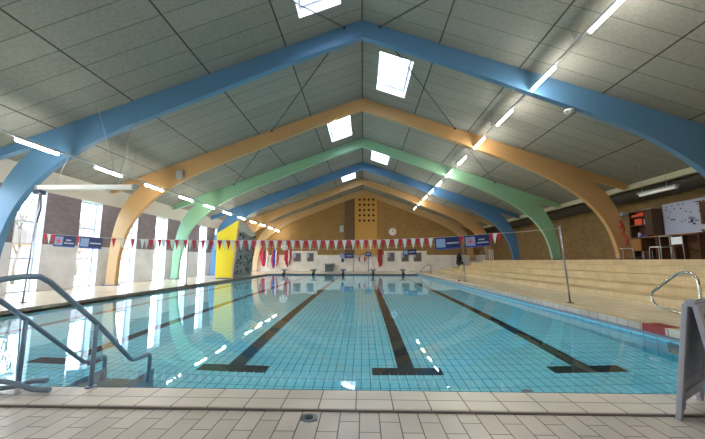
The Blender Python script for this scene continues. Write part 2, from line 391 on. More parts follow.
struct(build('wall_back', gable(YE,YE+.35,0,0), [M_brick_y,M_wtile_x]))
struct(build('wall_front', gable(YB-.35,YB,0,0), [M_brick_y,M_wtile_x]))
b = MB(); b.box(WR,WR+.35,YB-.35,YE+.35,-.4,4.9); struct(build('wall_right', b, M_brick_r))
b = MB(); b.box(11.62,11.82,YB,YE,4.2,cz(11.62)+.06); struct(build('trim_4', b, M_cream))

# ------------------------------------------------------------------ ceiling with skylight openings
SK = [(1,.75,3.3),(-1, 5.9,8.47),(1,10.65,13.2),(-1,15.7,18.3),(1,20.6,23.05),(-1,25.6,28.2)]  # first skylight is unseen, added for daylight on the near side
HX0, HX1 = .6, 1.78
b = MB()
for s in (-1,1):
    holes = [(y0,y1) for sg,y0,y1 in SK if sg == s]
    xo = 11.72 if s > 0 else 11.97
    ys = [YB-.1]+[e for h in holes for e in h]+[YE+.1]
    def strip(xa,xb,ya,yb):
        for dz,m in ((0,0),(.28,1)):
            b.quad([(s*xa,ya,cz(xa)+dz),(s*xb,ya,cz(xb)+dz),(s*xb,yb,cz(xb)+dz),(s*xa,yb,cz(xa)+dz)],m)
    strip(0,HX0,ys[0],ys[-1]); strip(HX1,xo,ys[0],ys[-1])
    for i in range(0,len(ys),2): strip(HX0,HX1,ys[i],ys[i+1])
b.quad([(11.62,YB,4.78),(WR+.1,YB,4.78),(WR+.1,YE,4.78),(11.62,YE,4.78)],0)
b.quad([(11.62,YB,4.95),(WR+.4,YB,4.95),(WR+.4,YE,4.95),(11.62,YE,4.95)],1)
b.quad([(11.72,YB,4.3),(11.72,YE,4.3),(11.72,YE,4.97),(11.72,YB,4.97)],1)
me = struct(build('ceiling', b, [M_ceiling,M_outer]))

wn = 0
for y,l in WS:
    wn += 1
    t = bpy.data.objects.new('window_%d'%wn, None); C.objects.link(t); t.location = (XO,y+l/2,.03); t['kind'] = 'structure'; t.empty_display_size = .1
    b = MB(); z0,z1 = .03,WT
    b.box(XO+.03,XO+.1,y,y+.06,z0,z1); b.box(XO+.03,XO+.1,y+l-.06,y+l,z0,z1)
    for z in (z0+.0,1.17,2.46,z1-.07): b.box(XO+.03,XO+.1,y+.06,y+l-.06,z,z+.065)
    build('window_frame', b, M_winframe, t)
    b = MB(); b.box(XO+.1,WL+.004,y+l-.012,y+l+.012,z0,z1); b.box(XO+.1,WL+.004,y-.012,y+.012,z0,z1); b.box(XO+.1,WL+.004,y,y+l,z1-.012,z1+.012)
    build('window_reveal', b, M_winframe, t)
    b = MB(); b.quad([(XO+.06,y+.06,z0+.05),(XO+.06,y+l-.06,z0+.05),(XO+.06,y+l-.06,z1-.06),(XO+.06,y+.06,z1-.06)]); build('pane', b, M_glass, t)
for (sg,y0,y1) in SK:
    wn += 1
    t = bpy.data.objects.new('window_%d'%wn, None); C.objects.link(t); t.location = (sg*1.2,(y0+y1)/2,cz(1.2)); t['kind'] = 'structure'; t.empty_display_size = .1
    b = MB(); h = .55
    def wallq(xa,ya,xb,yb):
        b.quad([(sg*xa,ya,cz(xa)-.015),(sg*xb,yb,cz(xb)-.015),(sg*xb,yb,cz(xb)+h),(sg*xa,ya,cz(xa)+h)])
    wallq(HX0,y0,HX1,y0); wallq(HX0,y1,HX1,y1); wallq(HX0,y0,HX0,y1); wallq(HX1,y0,HX1,y1)
    build('skylight_well', b, M_white, t)
    b = MB()
    for (xa,xb,ya,yb) in ((HX0,HX1,y0,y0+.07),(HX0,HX1,y1-.07,y1),(HX0,HX0+.07,y0+.07,y1-.07),(HX1-.07,HX1,y0+.07,y1-.07),(HX0+.07,HX1-.07,y1-.62,y1-.57)):
        b.hexa([(sg*xa,ya,cz(xa)+.3),(sg*xb,ya,cz(xb)+.3),(sg*xb,yb,cz(xb)+.3),(sg*xa,yb,cz(xa)+.3),(sg*xa,ya,cz(xa)+.36),(sg*xb,ya,cz(xb)+.36),(sg*xb,yb,cz(xb)+.36),(sg*xa,yb,cz(xa)+.36)])
    build('window_frame', b, M_winframe, t)
    b = MB(); b.quad([(sg*HX0,y0,cz(HX0)+.33),(sg*HX1,y0,cz(HX1)+.33),(sg*HX1,y1,cz(HX1)+.33),(sg*HX0,y1,cz(HX0)+.33)]); build('pane', b, M_glass, t)

# ------------------------------------------------------------------ painted timber arches
INN = [(10.95,0),(10.93,.8),(10.86,1.5),(10.62,2.4),(10.2,3.15),(9.6,3.8),(8.95,4.3),(8.3,4.70),(7.6,5.05),(6.5,5.53),(5,6.12),(2.4,7.15),(0,8.02)]
OUT = [(10.0,4.66),(10.6,4.02),(11.0,3.3),(11.22,2.5),(11.35,1.4),(11.4,0)]
def arch(Y, m, name_col, where):
    t = thing('roof_arch', '%s painted laminated timber arch %s'%(name_col,where), 'arch', (0,Y,0))
    inn = [(p.x,p.y) for p in smooth([(x,z,0) for x,z in INN],4)]
    out = [(p.x,p.y) for p in smooth([(x,z,0) for x,z in OUT],4)]
    for s in (-1,1):
        zb = .05 if s < 0 else PLAT+.03
        poly = [(0,RH-.004),(11.5,cz(11.5)-.004),(11.5,cz(11.5)-.27)]
        poly += [p for p in out if p[1] > zb] + [(11.4 if s<0 else 11.36,zb),(10.95 if s<0 else 10.89,zb)] + [p for p in inn if p[1] > zb+.05]
        poly = [(s*x,z) for x,z in poly]
        b = MB(); b.prism(poly,'y',Y-.1,Y+.1); build('rafter', b, m, t, bevel=.012)
        b = MB(); b.box(s*11.17-.32,s*11.17+.32,Y-.17,Y+.17,zb-.02,zb+.02); build('base_plate', b, M_base, t)
arch(FR[0],M_blue,'blue','nearest the camera with its ridge above the first skylights')
arch(FR[1],M_orange,'ochre orange','between the nearest blue arch and the mint green one')
arch(FR[2],M_green,'mint green','third from the camera')
arch(FR[3],M_blue2,'deep blue','beyond the mint green arch, by the climbing wall')
arch(FR[4],M_orange,'ochre orange','farther back, just beyond the deep blue arch')
arch(FR[5],M_tan,'pale tan','standing against the brick end wall')

# ------------------------------------------------------------------ bracing rods under the ceiling
def rod(a,bp,label):
    P = Vector((a[0],a[1],cz(a[0])-.1)); Q = Vector((bp[0],bp[1],cz(bp[0])-.1))
    t = thing('brace_rod',label,'brace rod',tuple(P)); m = MB(); m.tube([P,Q],.018,8); build('rod', m, M_dkgrey, t)
    for E_ in (P,Q): m = MB(); m.ball(E_,.05); build('end_plate', m, M_dkgrey, t)
for s,w in ((-1,'left'),(1,'right')):
    rod((s*4.1,4.8),(s*.55,9.35),'dark brace rod at the picture top, %s of the ridge, before the blue arch'%w)
    rod((s*.75,9.75),(s*4.15,14.25),'dark brace rod from near blue arch down to ochre arch, %s roof side'%w)
    rod((s*4.3,14.65),(s*7.8,19.2),'dark brace rod between the ochre and mint green arches, %s roof side'%w)
# ------------------------------------------------------------------ lamp rows
def lamp_row(X,Z,y0,per,ln,k0,n,side,out):
    r = thing('lamp_rail','thin rail on wire hangers carrying the %s row of ceiling lamps'%side,'rail',(X,y0,Z+.06))
    m = MB(); m.box(X-.02,X+.02,y0+per*k0-1,YE-.3,Z+.045,Z+.09); build('rail', m, M_lgrey, r)
    for k in range(k0,n):
        y = y0+per*k+ln+.45
        if y > YE-.6: continue
        if min(abs(y-f) for f in FR) < .2: y += .4
        m = MB(); m.tube([(X,y,Z+.1),(X,y-.22,cz(X)-.01)],.008,6); m.tube([(X,y,Z+.1),(X,y+.22,cz(X)-.01)],.008,6); build('hanger', m, M_grey, r)
    words = ['nearest','second','third','fourth','fifth','sixth','seventh','eighth','ninth','tenth','eleventh','twelfth']
    L0 = thing('ceiling_lamp','','ceiling lamp',(X,y0+per*k0,Z),'strip lamps of the %s row'%side)
    yy = y0+per*k0
    m = MB(); m.box(X-.03,X+.03,yy,yy+ln,Z+.012,Z+.045); build('housing', m, M_lgrey, L0)
    m = MB(); m.tube([(X,yy+.02,Z-.03),(X,yy+ln-.02,Z-.028)],.034,12); build('diffuser', m, M_lamp, L0)
    for i,k in enumerate(range(k0,n)):
        o = L0 if i == 0 else copy_tree(L0)
        o.location = (X,y0+per*k,Z)
        o['label'] = ('lit white strip lamp on the %s rail, %s in view from the camera'%(side,words[i-out])) if i >= out else 'unseen strip lamp added to the %s rail beside the viewpoint, %s before the visible ones'%(side,words[1:][out-i-1] if out-i > 1 else 'last')  # lamps before the visible ones are unseen, added to light the near deck
lamp_row(5.0,6.13,8.1,2.5,1.2,-4,10,'right',3)
lamp_row(-8.8,4.20,7.72,2.5,1.2,-4,11,'left',4)

# ------------------------------------------------------------------ ventilation duct on the right
t = thing('ventilation_duct','long dark round ventilation duct running along the right wall under the eave','duct',(12.2,YB,4.05))
b = MB(); b.tube([(12.2,YB+.1,4.07),(12.2,YE-.1,4.07)],.33,24); build('duct_tube', b, M_duct, t)
y = 7.95; M_collar = mat('duct_collar',(74,72,66),.5,.3)
while y < YE-1:
    b = MB(); b.tube([(12.2,y,4.07),(12.2,y+.05,4.07)],.345,24); build('collar', b, M_collar, t); y += 1.65
y = 9.2
while y < 28:
    b = MB(); b.disc((11.905,y,4.22),.045,.03,'x',10); build('air_nozzle', b, M_hole, t); y += .55

# hanging unlit lamp over the steps
t = thing('hanging_lamp','unlit white batten lamp hanging on wires in front of the dark duct','lamp',(10.5,11.85,3.6))
b = MB(); b.box(10.43,10.57,11.05,12.6,3.6,3.66); build('housing', b, M_grey, t)
b = MB(); b.box(10.445,10.555,11.1,12.55,3.53,3.6); build('diffuser', b, M_white, t)
b = MB(); 
for y in (11.45,12.45): b = MB(); b.tube([(10.5,y,3.66),(10.5,y,cz(10.5)-.005)],.007,6); build('wire', b, M_grey, t)
# hanging screen case at the left
t = thing('screen_case','long white screen case hanging crosswise on wires under the near blue arch','screen',(-7.9,9.0,3.15))
b = MB(); b.box(-9.35,-6.55,8.93,9.07,3.15,3.28); build('case', b, M_white, t, bevel=.015)
b = MB(); b.box(-6.56,-6.5,8.92,9.08,3.14,3.29); b.box(-9.4,-9.34,8.92,9.08,3.14,3.29); build('end_cap', b, M_grey, t)
for a,c in (((-7.0,9.0,3.28),(-7.87,8.98,cz(7.87)-.005)),((-7.0,9.0,3.28),(-7.05,9.41,cz(7.05)-.72)),((-8.9,9.0,3.28),(-8.75,9.3,cz(8.75)-.95))):
    b = MB(); b.tube([a,c],.008,6); build('wire', b, M_lgrey, t)
b = MB(); b.box(-9.42,-9.22,8.9,9.1,3.02,3.14); b.tube([(-9.25,8.98,3.05),(-9.2,8.98,2.6),(-9.28,8.98,2.2)],.02,8); build('motor', b, M_base, t)

# ------------------------------------------------------------------ backstroke flags
ROPE = [(34,-8.71,1.85),(54,-8.16,1.81),(103,-6.83,1.72),(130,-6.1,1.69),(200,-4.23,1.65),(300,-1.62,1.64),(373,.26,1.65),(433,1.78,1.70),(463,2.54,1.75),(489,3.19,1.8),(522,4.02,1.85),(560,4.96,1.94)]
def rp(px):
    for a,c in zip(ROPE,ROPE[1:]):
        if px <= c[0] or c is ROPE[-1]:
            u = (px-a[0])/(c[0]-a[0]); return (a[1]+(c[1]-a[1])*u, a[2]+(c[2]-a[2])*u)
FY = 8.4
def pole(name,label,base_,top,extra=None,r=.021):
    t = thing(name,label,'pole',base_)
    b = MB(); b.tube([base_,top],r,12); build('tube', b, M_steel, t)
    b = MB(); b.disc((base_[0],base_[1],base_[2]+.008),.07,.016,'z'); build('foot', b, M_dkgrey, t)
    b = MB(); b.ball(top,r*1.6); build('cap', b, M_grey, t)
    return t
pole('pennant_pole','leaning thin steel pole on the right kerb deck holding the near pennant rope',(5.06,8.37,.1),(4.96,8.4,1.97))
pole('pennant_pole','tall leaning pole on the left deck in front of the first window',(-8.9,8.5,.03),(-9.2,8.9,3.02))
t = pole('pennant_pole','farther steel pole with a slanted strut on the right deck',(5.04,16.6,.1),(4.98,16.6,2.1))
b = MB(); b.tube([(4.72,16.6,.12),(5.02,16.6,.85)],.014,8); b.tube([(4.7,16.6,.13),(5.04,16.6,.13)],.012,8); build('strut', b, M_steel, t)
b = MB(); b.ball((4.74,16.6,.13),.06); build('wheel', b, M_redbox, t)
pole('pennant_pole','farther steel pole on the left deck before the mint arch',(-8.02,14.86,.03),(-8.05,14.86,2.1),r=.018)
m = MB(); pts = [(-8.05,14.86,2.09)]+[(-8.05+i*13.03/20,14.86+i*1.74/20,2.09-.42*(1-(abs(i-10)/10)**2)) for i in range(1,20)]+[(4.98,16.6,2.09)]
m.tube(pts,.005,6); tag(build('pennant_rope', m, M_rope, origin='base'),'bare thin rope sagging between the two farther poles','rope')
m = MB(); m.tube([(-8.93,8.52,1.87)]+[(x,FY,z) for _,x,z in ROPE],.006,6)
tag(build('pennant_rope', m, M_rope, origin='base'),'pale rope crossing the near pool with red and white pennants and banners','rope')
# pennants
mesh_cache = {}
def pennant(px,col,label,group):
    x,z = rp(px)
    if col not in mesh_cache:
        b = MB(); w,h = .060,.255
        # hemmed triangle with a soft curl
        rows = 6
        for i in range(rows):
            a0 = i/rows; a1 = (i+1)/rows
            def pt(a,sd,d): return (sd*w*(1-a)+0, .012*math.sin(a*2.6)+d, -h*a)
            for d in (-.0015,.0015): b.quad([pt(a0,-1,d),pt(a0,1,d),pt(a1,1,d),pt(a1,-1,d)])
        b.box(-w,w,-.007,.007,-.006,.008)
        me_o = build('pennant', b, M_red if col=='red' else M_wcloth); mesh_cache[col] = me_o; o = me_o
    else:
        o = mesh_cache[col].copy(); C.objects.link(o)
    o.location = (x,FY,z-.008); o.rotation_euler = (0,0,random.uniform(-.15,.15)); tag(o,label,'pennant',group); return o
ORD = ['first','second','third','fourth','fifth','sixth','seventh','eighth','ninth','tenth','eleventh','twelfth','thirteenth','fourteenth','fifteenth','sixteenth','seventeenth','eighteenth','nineteenth','twentieth']
def ordw(n):
    if n <= 20: return ORD[n-1]
    return {2:'twenty',3:'thirty',4:'forty'}[n//10]+'-'+ORD[n%10-1] if n%10 else {3:'thirtieth',4:'fortieth'}[n//10]
for px,col,lab in ((45,'red','red pennant left of the left-hand banners, outer one'),(49,'white','white pennant just left of the leftmost blue banner'),(53,'red','red pennant touching the left edge of the leftmost blue banner'),
    (78.3,'red','red pennant between the two left-hand blue banners'),
    (114,'red','lone red pennant just right of the left-hand banners'),(122.5,'white','lone white pennant in front of the near ochre arch leg'),(133,'red','lone red pennant between ochre arch leg and the dense row'),
    (461.3,'red','red pennant between the two right-hand blue banners'),(490.8,'red','red pennant just right of the rightmost blue banner'),(494.8,'white','white pennant right of the rightmost blue banner, between two red ones'),(498.9,'red','last red pennant towards the right-hand pole')):
    pennant(px,col,lab,'pennants beside the banners')
px = 143.0; cnt = {'red':0,'white':0}; seq = ['white','white']; 
n = int((432-143)/4.3)+1
for i in range(n):
    p = 142.5+i*4.3
    col = 'white' if i < 2 else ('red' if i%2 == 0 else 'white')
    cnt[col] += 1
    pennant(p,col,'%s pennant, %s %s one from the left end of the dense row over the pool'%(col,ordw(cnt[col]),col),'pennants in the dense row over the pool')
# banners
def banner(p0,p1,design,label):
    x0,z0 = rp(p0); x1,z1 = rp(p1); zt = (z0+z1)/2-.004; zb = zt-.30; tilt = math.atan2(z1-z0,x1-x0)
    xc = (x0+x1)/2; w = x1-x0; t = thing('banner',label,'banner',(xc,FY,zt))
    Mx = Matrix.Translation((xc,FY,zt)) @ Matrix.Rotation(-tilt,4,'Y')
    def bx(a,c,z0_,z1_,d,m,name):
        b = MB(); b.box(a*w-w/2,c*w-w/2,-.004-d,.004+d,-z0_*.30,-z1_*.30,0,Mx); return build(name,b,m,t)
    bx(0,1,1,0,0,M_banner,'cloth'); bx(0,1,1.0,.9,.001,M_bedge,'edge_stripe')
    if design == 'a':   # square picture with a red and blue star, two short lines of print
        bx(.04,.42,.86,.12,.002,M_pic,'printed_picture')
        b = MB()
        for k in range(4):
            an = k*PI/4; R = Mx @ Matrix.Translation((.23*w-w/2,0,-.147)) @ Matrix.Rotation(an,4,'Y'); b.box(-.085,.085,-.008,.008,-.012,.012,0,R)
        build('printed_star',b,M_pink,t)
        b = MB(); random.seed(3)
        for (row,a0,a1) in ((.34,.56,.80),(.60,.50,.95)):
            a = a0
            while a < a1:
                l = random.choice((.012,.018,.022)); b.box(a*w-w/2,(a+l)*w-w/2,-.0065,.0065,-(row+.12)*.3,-row*.3,0,Mx); a += l+.012
        build('small_print',b,M_text,t)
    else:
        bx(.05,.42,.84,.12,.002,M_pic,'printed_picture')
        b = MB(); random.seed(5); a = .48
        while a < .96:
            l = random.choice((.014,.02,.026)); b.box(a*w-w/2,(a+l)*w-w/2,-.0065,.0065,-.58*.3,-.46*.3,0,Mx); a += l+.010
        build('small_print',b,M_text,t)
banner(55,76.5,'a','leftmost blue banner with a star picture and two lines of print')
banner(80.5,103,'b','left-hand blue banner with a pale picture, in front of the second window')
banner(434.5,459,'b','right-hand blue banner with a pale picture and one line of print')
banner(463.8,489,'a','rightmost dark blue banner with a star picture and two lines of print')

# ------------------------------------------------------------------ climbing wall at the left pool side
t = thing('climbing_wall','tall climbing wall with yellow side and grey rock face at the left pool edge','climbing wall',(-8.4,21.5,.03))
yN = 20.2
b = MB(); b.prism([(-9.12,.05),(-8.12,.05),(-8.02,1.2),(-7.92,2.3),(-7.78,3.68),(-8.5,3.2),(-9.12,2.82)],'y',yN,yN+.06); build('side_panel', b, M_yellow, t)
b = MB(); b.prism([(-8.12,.05),(-8.02,1.2),(-7.92,2.3),(-7.84,3.1),(-7.72,3.1),(-7.80,2.3),(-7.92,1.2),(-8.02,.05)],'y',yN-.01,yN+.05); build('edge_board', b, M_plank, t)
# faceted rock face towards the pool
b = MB(); cols = [yN+.05,21.0,21.8,22.6,23.5]; rows_ = [.05,.8,1.6,2.3,2.95]
random.seed(11); G = {}
for i,y in enumerate(cols):
    for j,z in enumerate(rows_):
        x = -8.0+.22*(z/3.4)+ (random.uniform(-.10,.14) if 0<i<4 and 0<j<4 else 0)
        G[i,j] = Vector((x,y,z+(0 if j<4 else -.1*i+.15)))
for i in range(4):
    for j in range(4):
        b.quad([G[i,j],G[i+1,j],G[i+1,j+1]]); b.quad([G[i,j],G[i+1,j+1],G[i,j+1]])
b.box(-9.1,-8.2,yN+.07,23.5,.05,2.7); build('rock_face', b, M_rock, t)
b = MB(); b.hexa([(-9.1,yN+.1,2.72),(-7.80,yN+.1,2.98),(-7.80,23.5,2.90),(-9.1,23.5,2.72),(-9.1,yN+.1,2.85),(-7.72,yN+.1,3.72),(-7.85,23.5,3.1),(-9.1,23.5,2.85)]); build('top_panel', b, mat('pale_top_panel',(226,218,204),.6), t)
for mm,cntr,nm in ((M_hold,75,0),(M_hold2,20,0)):
    for k in range(cntr):
        y = random.uniform(yN+.2,23.4); z = random.uniform(.3,2.8); i = min(3,int((y-yN)/.83)); x = -8.0+.22*z/3.4+.06
        h = MB(); h.ball((x,y,z),random.uniform(.04,.08),8,0,(.7,1,1.0)); build('climbing_hold', h, mm, t)
b = MB(); b.box(-9.0,-8.2,19.9,20.18,.03,.07); tag(build('blue_mat', b, M_bluebox, origin='base', bevel=.01),'small flat blue mat at the foot of the yellow climbing panel','mat')

# ------------------------------------------------------------------ starting blocks
xs = [XL+1.25+k*2.495 for k in range(5)]
def block():
    x,y = xs[0],YF+.28
    t = thing('starting_block','','starting block',(x,y,.03),'starting blocks at the far pool end')
    b = MB(); b.box(x-.09,x+.09,y-.12,y+.18,.03,.30); build('pedestal', b, M_teal, t, bevel=.01)
    b = MB(); b.hexa([(x-.25,y-.30,.30),(x+.25,y-.30,.30),(x+.25,y+.25,.36),(x-.25,y+.25,.36),(x-.25,y-.30,.35),(x+.25,y-.30,.35),(x+.25,y+.25,.41),(x-.25,y+.25,.41)]); build('platform', b, M_teal, t, bevel=.01)
    b = MB(); b.box(x-.10,x+.10,YF-.05,YF-.006,-.28,.12); b.box(x-.10,x+.10,YF-.05,y-.1,.08,.12); build('front_bracket', b, M_dkgrey, t)
    b = MB(); b.tube([(x-.17,YF-.04,.20),(x+.17,YF-.04,.20)],.014,8); b.tube([(x-.17,YF-.04,.20),(x-.17,y-.22,.31)],.012,8); b.tube([(x+.17,YF-.04,.20),(x+.17,y-.22,.31)],.012,8); build('grab_bar', b, M_steel, t)
    return t
B0 = block()
lab = ['grey starting block at the far end, leftmost, by the red bundles','grey starting block at the far end below the paired left pictures','middle grey starting block at the far pool end','grey starting block at the far end below the small blue post sign','grey starting block at the far end, rightmost, below the right pictures']
for i in range(5):
    o = B0 if i == 0 else copy_tree(B0); o.location = (xs[i],YF+.28,.03); o['label'] = lab[i]

# ------------------------------------------------------------------ end wall fittings
EY = YE
t = thing('perforated_panel','tall honey wood ventilation panel with rows of round holes under the roof ridge','panel',(.32,EY,1.72))
b = MB(); b.prism([(-.84,1.72),(1.48,1.72),(1.48,7.65),(.2,7.95),(-.2,7.95),(-.84,7.75)],'y',EY-.3,EY); build('panel', b, M_panelwood, t)
for i in range(4):
    for j in range(5):
        b = MB(); b.disc((-.32+i*.475,EY-.302,7.48-j*.555),.125,.02,'y',14); build('round_hole', b, M_hole, t)
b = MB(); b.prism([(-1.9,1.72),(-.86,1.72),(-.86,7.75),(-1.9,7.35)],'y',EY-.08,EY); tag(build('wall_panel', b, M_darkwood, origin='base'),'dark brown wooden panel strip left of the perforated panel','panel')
b = MB(); b.box(1.5,2.15,EY-.06,EY,1.72,7.3); tag(build('wall_panel', b, mat('mid_brown_wood_panel',(160,118,60),.6), origin='base'),'narrow lighter wood strip right of the perforated panel','panel')
def clock(x,z,r,label,cat='clock',dark=False):
    t = thing('wall_clock',label,cat,(x,EY,z))
    b = MB(); b.disc((x,EY-.05,z),r,.10,'y',28); build('case', b, M_clockrim if not dark else M_grey, t)
    b = MB(); b.disc((x,EY-.105,z),r*.86,.02,'y',28); build('dial', b, M_clockface, t)
    b = MB(); b.box(x-.02,x+.02,EY-.125,EY-.116,z,z+r*.7); b.box(x-.0,x+r*.5,EY-.125,EY-.116,z-.02,z+.02); build('clock_hand', b, M_dkgrey, t)
    if dark:
        for k in range(4):
            a = k*PI/2+PI/4; b = MB(); b.box(x+math.cos(a)*r*.6-.06,x+math.cos(a)*r*.6+.06,EY-.125,EY-.116,z+math.sin(a)*r*.6-.06,z+math.sin(a)*r*.6+.06); build('dial_mark', b, M_dkgrey, t)
clock(3.1,4.1,.42,'round wall clock high on the end wall right of the perforated panel')
clock(-8.2,2.62,.46,'round white pace clock on the end wall under the left lamp row',dark=True)
b = MB(); b.box(-2.42,-2.02,EY-.22,EY,4.1,4.75); b.box(-2.38,-2.06,EY-.235,EY-.22,4.15,4.68); tag(build('wall_speaker', b, M_lgrey, origin='base', bevel=.02),'small pale box speaker on the end wall left of the perforated panel','speaker')
# white panels carrying pictures
for (x0,x1,lb) in ((-7.6,-4.75,'white wall board behind the two left pictures'),(1.95,6.6,'white wall board behind the three right pictures')):
    b = MB(); b.box(x0,x1,EY-.03,EY,.06,2.12); tag(build('wall_board', b, M_wtile_x, origin='base'),lb,'wall board')
def picture(x0,x1,z0,z1,label):
    t = thing('wall_picture',label,'picture',((x0+x1)/2,EY-.03,z0))
    b = MB(); b.box(x0,x1,EY-.07,EY-.031,z0,z1); build('frame', b, M_lgrey, t)
    b = MB(); b.box(x0+.06,x1-.06,EY-.078,EY-.07,z0+.06,z1-.06); build('print', b, M_photo, t)
    b = MB(); b.box(x0+.06,x0+.25,EY-.082,EY-.078,z1-.5,z1-.1); build('painted_highlight', b, M_pic, t)  # blue highlight on the picture, painted as a pale patch
picture(-7.25,-6.45,1.0,1.93,'framed dark picture on the left board, the left one of two')
picture(-5.85,-5.1,1.0,1.93,'framed dark picture on the left board, the right one of two')
picture(2.5,3.3,1.02,1.98,'framed picture on the right board, leftmost of three')
picture(3.95,4.75,1.0,1.92,'framed picture on the right board, middle of three, below the slanting banner')
picture(5.2,6.05,1.0,1.96,'framed picture on the right board, rightmost of three')
b = MB(); R = Matrix.Translation((4.8,EY-.2,1.98)) @ Matrix.Rotation(-.06,4,'Y'); b.box(-.68,.68,-.01,.01,-.27,.27,0,R); b.box(-.62,-.2,-.016,-.01,-.2,.2,1,R); b.box(-.1,.55,-.016,-.01,-.03,.04,2,R)
tag(build('small_banner', b, [M_banner,M_pic,M_text], origin='base'),'small dark blue banner hung across the three right pictures','banner')
# hung bundles of lane ropes
def bundle(x,z0,z1,w,cols,label):
    t = thing('hanging_bundle',label,'bundle',(x,EY-.15,z0))
    random.seed(int(x*10)&255); n = len(cols)
    b = MB(); b.tube([(x-w*.8,EY-.12,z1),(x+w*.8,EY-.12,z1)],.03,8); build('wall_hook', b, M_steel, t)
    for i,c in enumerate(cols):
        u = (i+.5)/n*2-1; zz = z0+random.uniform(0,.35); r0 = w/n*random.uniform(.9,1.25)
        pts = [(x+u*w*.75,EY-.14,z1+.02),(x+u*w*.95+random.uniform(-.04,.04),EY-.18,z1-.4),(x+u*w+random.uniform(-.06,.06),EY-.2,(z0+z1)/2),(x+u*w*.8+random.uniform(-.05,.05),EY-.19,zz+.4),(x+u*w*.55,EY-.17,zz)]
        b = MB(); b.tube(smooth(pts),[r0*(.75+.35*math.sin(PI*min(1,(k+1)/20))) for k in range(21)],8); build('strand', b, c, t)
M_mag = mat('magenta_red_fabric',(206,40,74),.7); M_dred = mat('deep_red_fabric',(172,32,42),.7)
bundle(-10.3,.3,2.15,.44,[M_mag,M_mag,M_dbag,M_mag,M_wcloth],'magenta-red bundle hanging on the end wall, leftmost of the red hangings')
bundle(-9.15,.3,2.2,.34,[M_red,M_bluebox,M_bluebox,M_wcloth,M_red],'red and blue bundle hanging on the end wall near the climbing wall')
bundle(-7.8,.35,2.2,.38,[M_dred,M_dred,M_wcloth,M_dred],'red and white bundle hanging just left of the left pictures')
bundle(1.78,.3,2.3,.22,[M_dred,M_dred,M_dred],'narrow deep red bundle hanging left of the right picture board')
# podium box
t = thing('podium','grey-teal box stand on the far deck near the left pictures','stand',(-3.45,EY-.55,.03))
b = MB(); b.box(-3.85,-3.05,EY-.9,EY-.2,.03,.72); build('body', b, M_teal, t, bevel=.02)
b = MB(); b.box(-4.0,-2.95,EY-.95,EY-.15,.72,.80); build('top', b, M_grey, t)
b = MB(); b.box(-3.8,-3.1,EY-.91,EY-.9,.5,.54); build('groove', b, M_dkgrey, t)
# lifebuoy
t = thing('lifebuoy','red and white lifebuoy ring on the white end wall between two posts','lifebuoy',(-.1,EY-.08,1.0))
for k in range(8):
    a0 = k*PI/4; pts = [(-.1+.30*math.cos(a0+PI/4*i/6),EY-.09,1.28+.30*math.sin(a0+PI/4*i/6)) for i in range(7)]
    b = MB(); b.tube(pts,.075,10); build('ring_segment', b, M_redbox if k in (0,3,4,7) else M_white, t)
# posts with blue signs
def signpost(x,w,z0,z1,label,off=0):
    t = thing('sign_post',label,'sign',(x,EY-.4,.03))
    b = MB(); b.tube([(x,EY-.4,.03),(x,EY-.4,z1)],.045,10); build('post', b, M_bsteel, t)
    b = MB(); b.box(x-w/2+off,x+w/2+off,EY-.47,EY-.445,z0,z1); build('sign_plate', b, M_bluesign, t)
    b = MB(); b.box(x-w*.3+off,x+w*.35+off,EY-.478,EY-.47,(z0+z1)/2-.02,(z0+z1)/2+.03); build('print', b, M_text, t)
    b = MB(); b.disc((x,EY-.4,.045),.1,.03,'z'); build('foot', b, M_dkgrey, t)
signpost(-.98,.95,1.38,1.82,'post with wide blue sign left of the lifebuoy',-.45)
signpost(.55,.6,1.58,2.0,'post with small square blue sign right of the lifebuoy',-.02)
b = MB(); b.box(-2.25,-1.98,EY-.06,EY,.95,1.35); b.box(-2.4,-2.0,EY-.05,EY,1.4,1.85,1); tag(build('wall_notice', b, [M_bluesign,M_pic], origin='base'),'pale notice over a dark blue one on the end wall, left of the wide sign','notice')
t = thing('leaning_hook','thin pole leaning by the small blue post sign','pole',(1.15,EY-.3,.03))
b = MB(); b.tube([(1.2,EY-.8,.03),(.85,EY-.4,1.8)],.02,8); build('shaft', b, M_dred, t)
b = MB(); b.tube([(.85,EY-.4,1.8),(.80,EY-.38,1.9),(.72,EY-.38,1.92)],.018,8); build('hook', b, M_steel, t)
# dark hanging equipment
t = thing('dark_bag','dark bulky bag hanging by a strap beside the farther right pole','bag',(9.8,EY-.25,.45))
b = MB(); b.ball((9.8,EY-.28,1.35),.36,14,0,(.75,.55,1.35)); b.ball((9.68,EY-.28,.95),.24,12,0,(.8,.6,1.2)); build('body', b, M_dbag, t)
b = MB(); b.tube([(9.75,EY-.25,1.75),(9.85,EY-.1,2.0),(9.95,EY-.2,1.75)],.025,8); build('strap', b, M_dkgrey, t)
b = MB(); b.tube([(9.9,EY-.28,.95),(9.72,EY-.28,.45)],.09,8); b.ball((10.1,EY-.28,.9),.13); build('pouch', b, M_dbag, t)
b = MB(); b.ball((9.72,EY-.36,.9),.07); build('buckle', b, M_lgrey, t)
# far grab rail at the right pool corner
t = thing('pool_handrail','low curved steel rail on the far right corner of the pool deck','handrail',(5.1,27.0,.1))
b = MB(); b.tube(smooth([(4.62,27.0,.1),(4.7,27.0,.35),(4.95,27.0,.6),(5.3,27.0,.78),(5.48,27.0,.72),(5.5,27.0,.1)],5),.022,10); build('rail', b, M_steel, t)
b = MB(); b.tube([(4.75,27.35,.1),(4.8,27.35,.4),(5.3,27.35,.78),(5.5,27.35,.72),(5.5,27.35,.1)],.02,8); build('second_rail', b, M_steel, t)
for y in (27.0,27.35): b = MB(); b.disc((5.5,y,.11),.06,.02,'z'); build('flange', b, M_redbox, t)
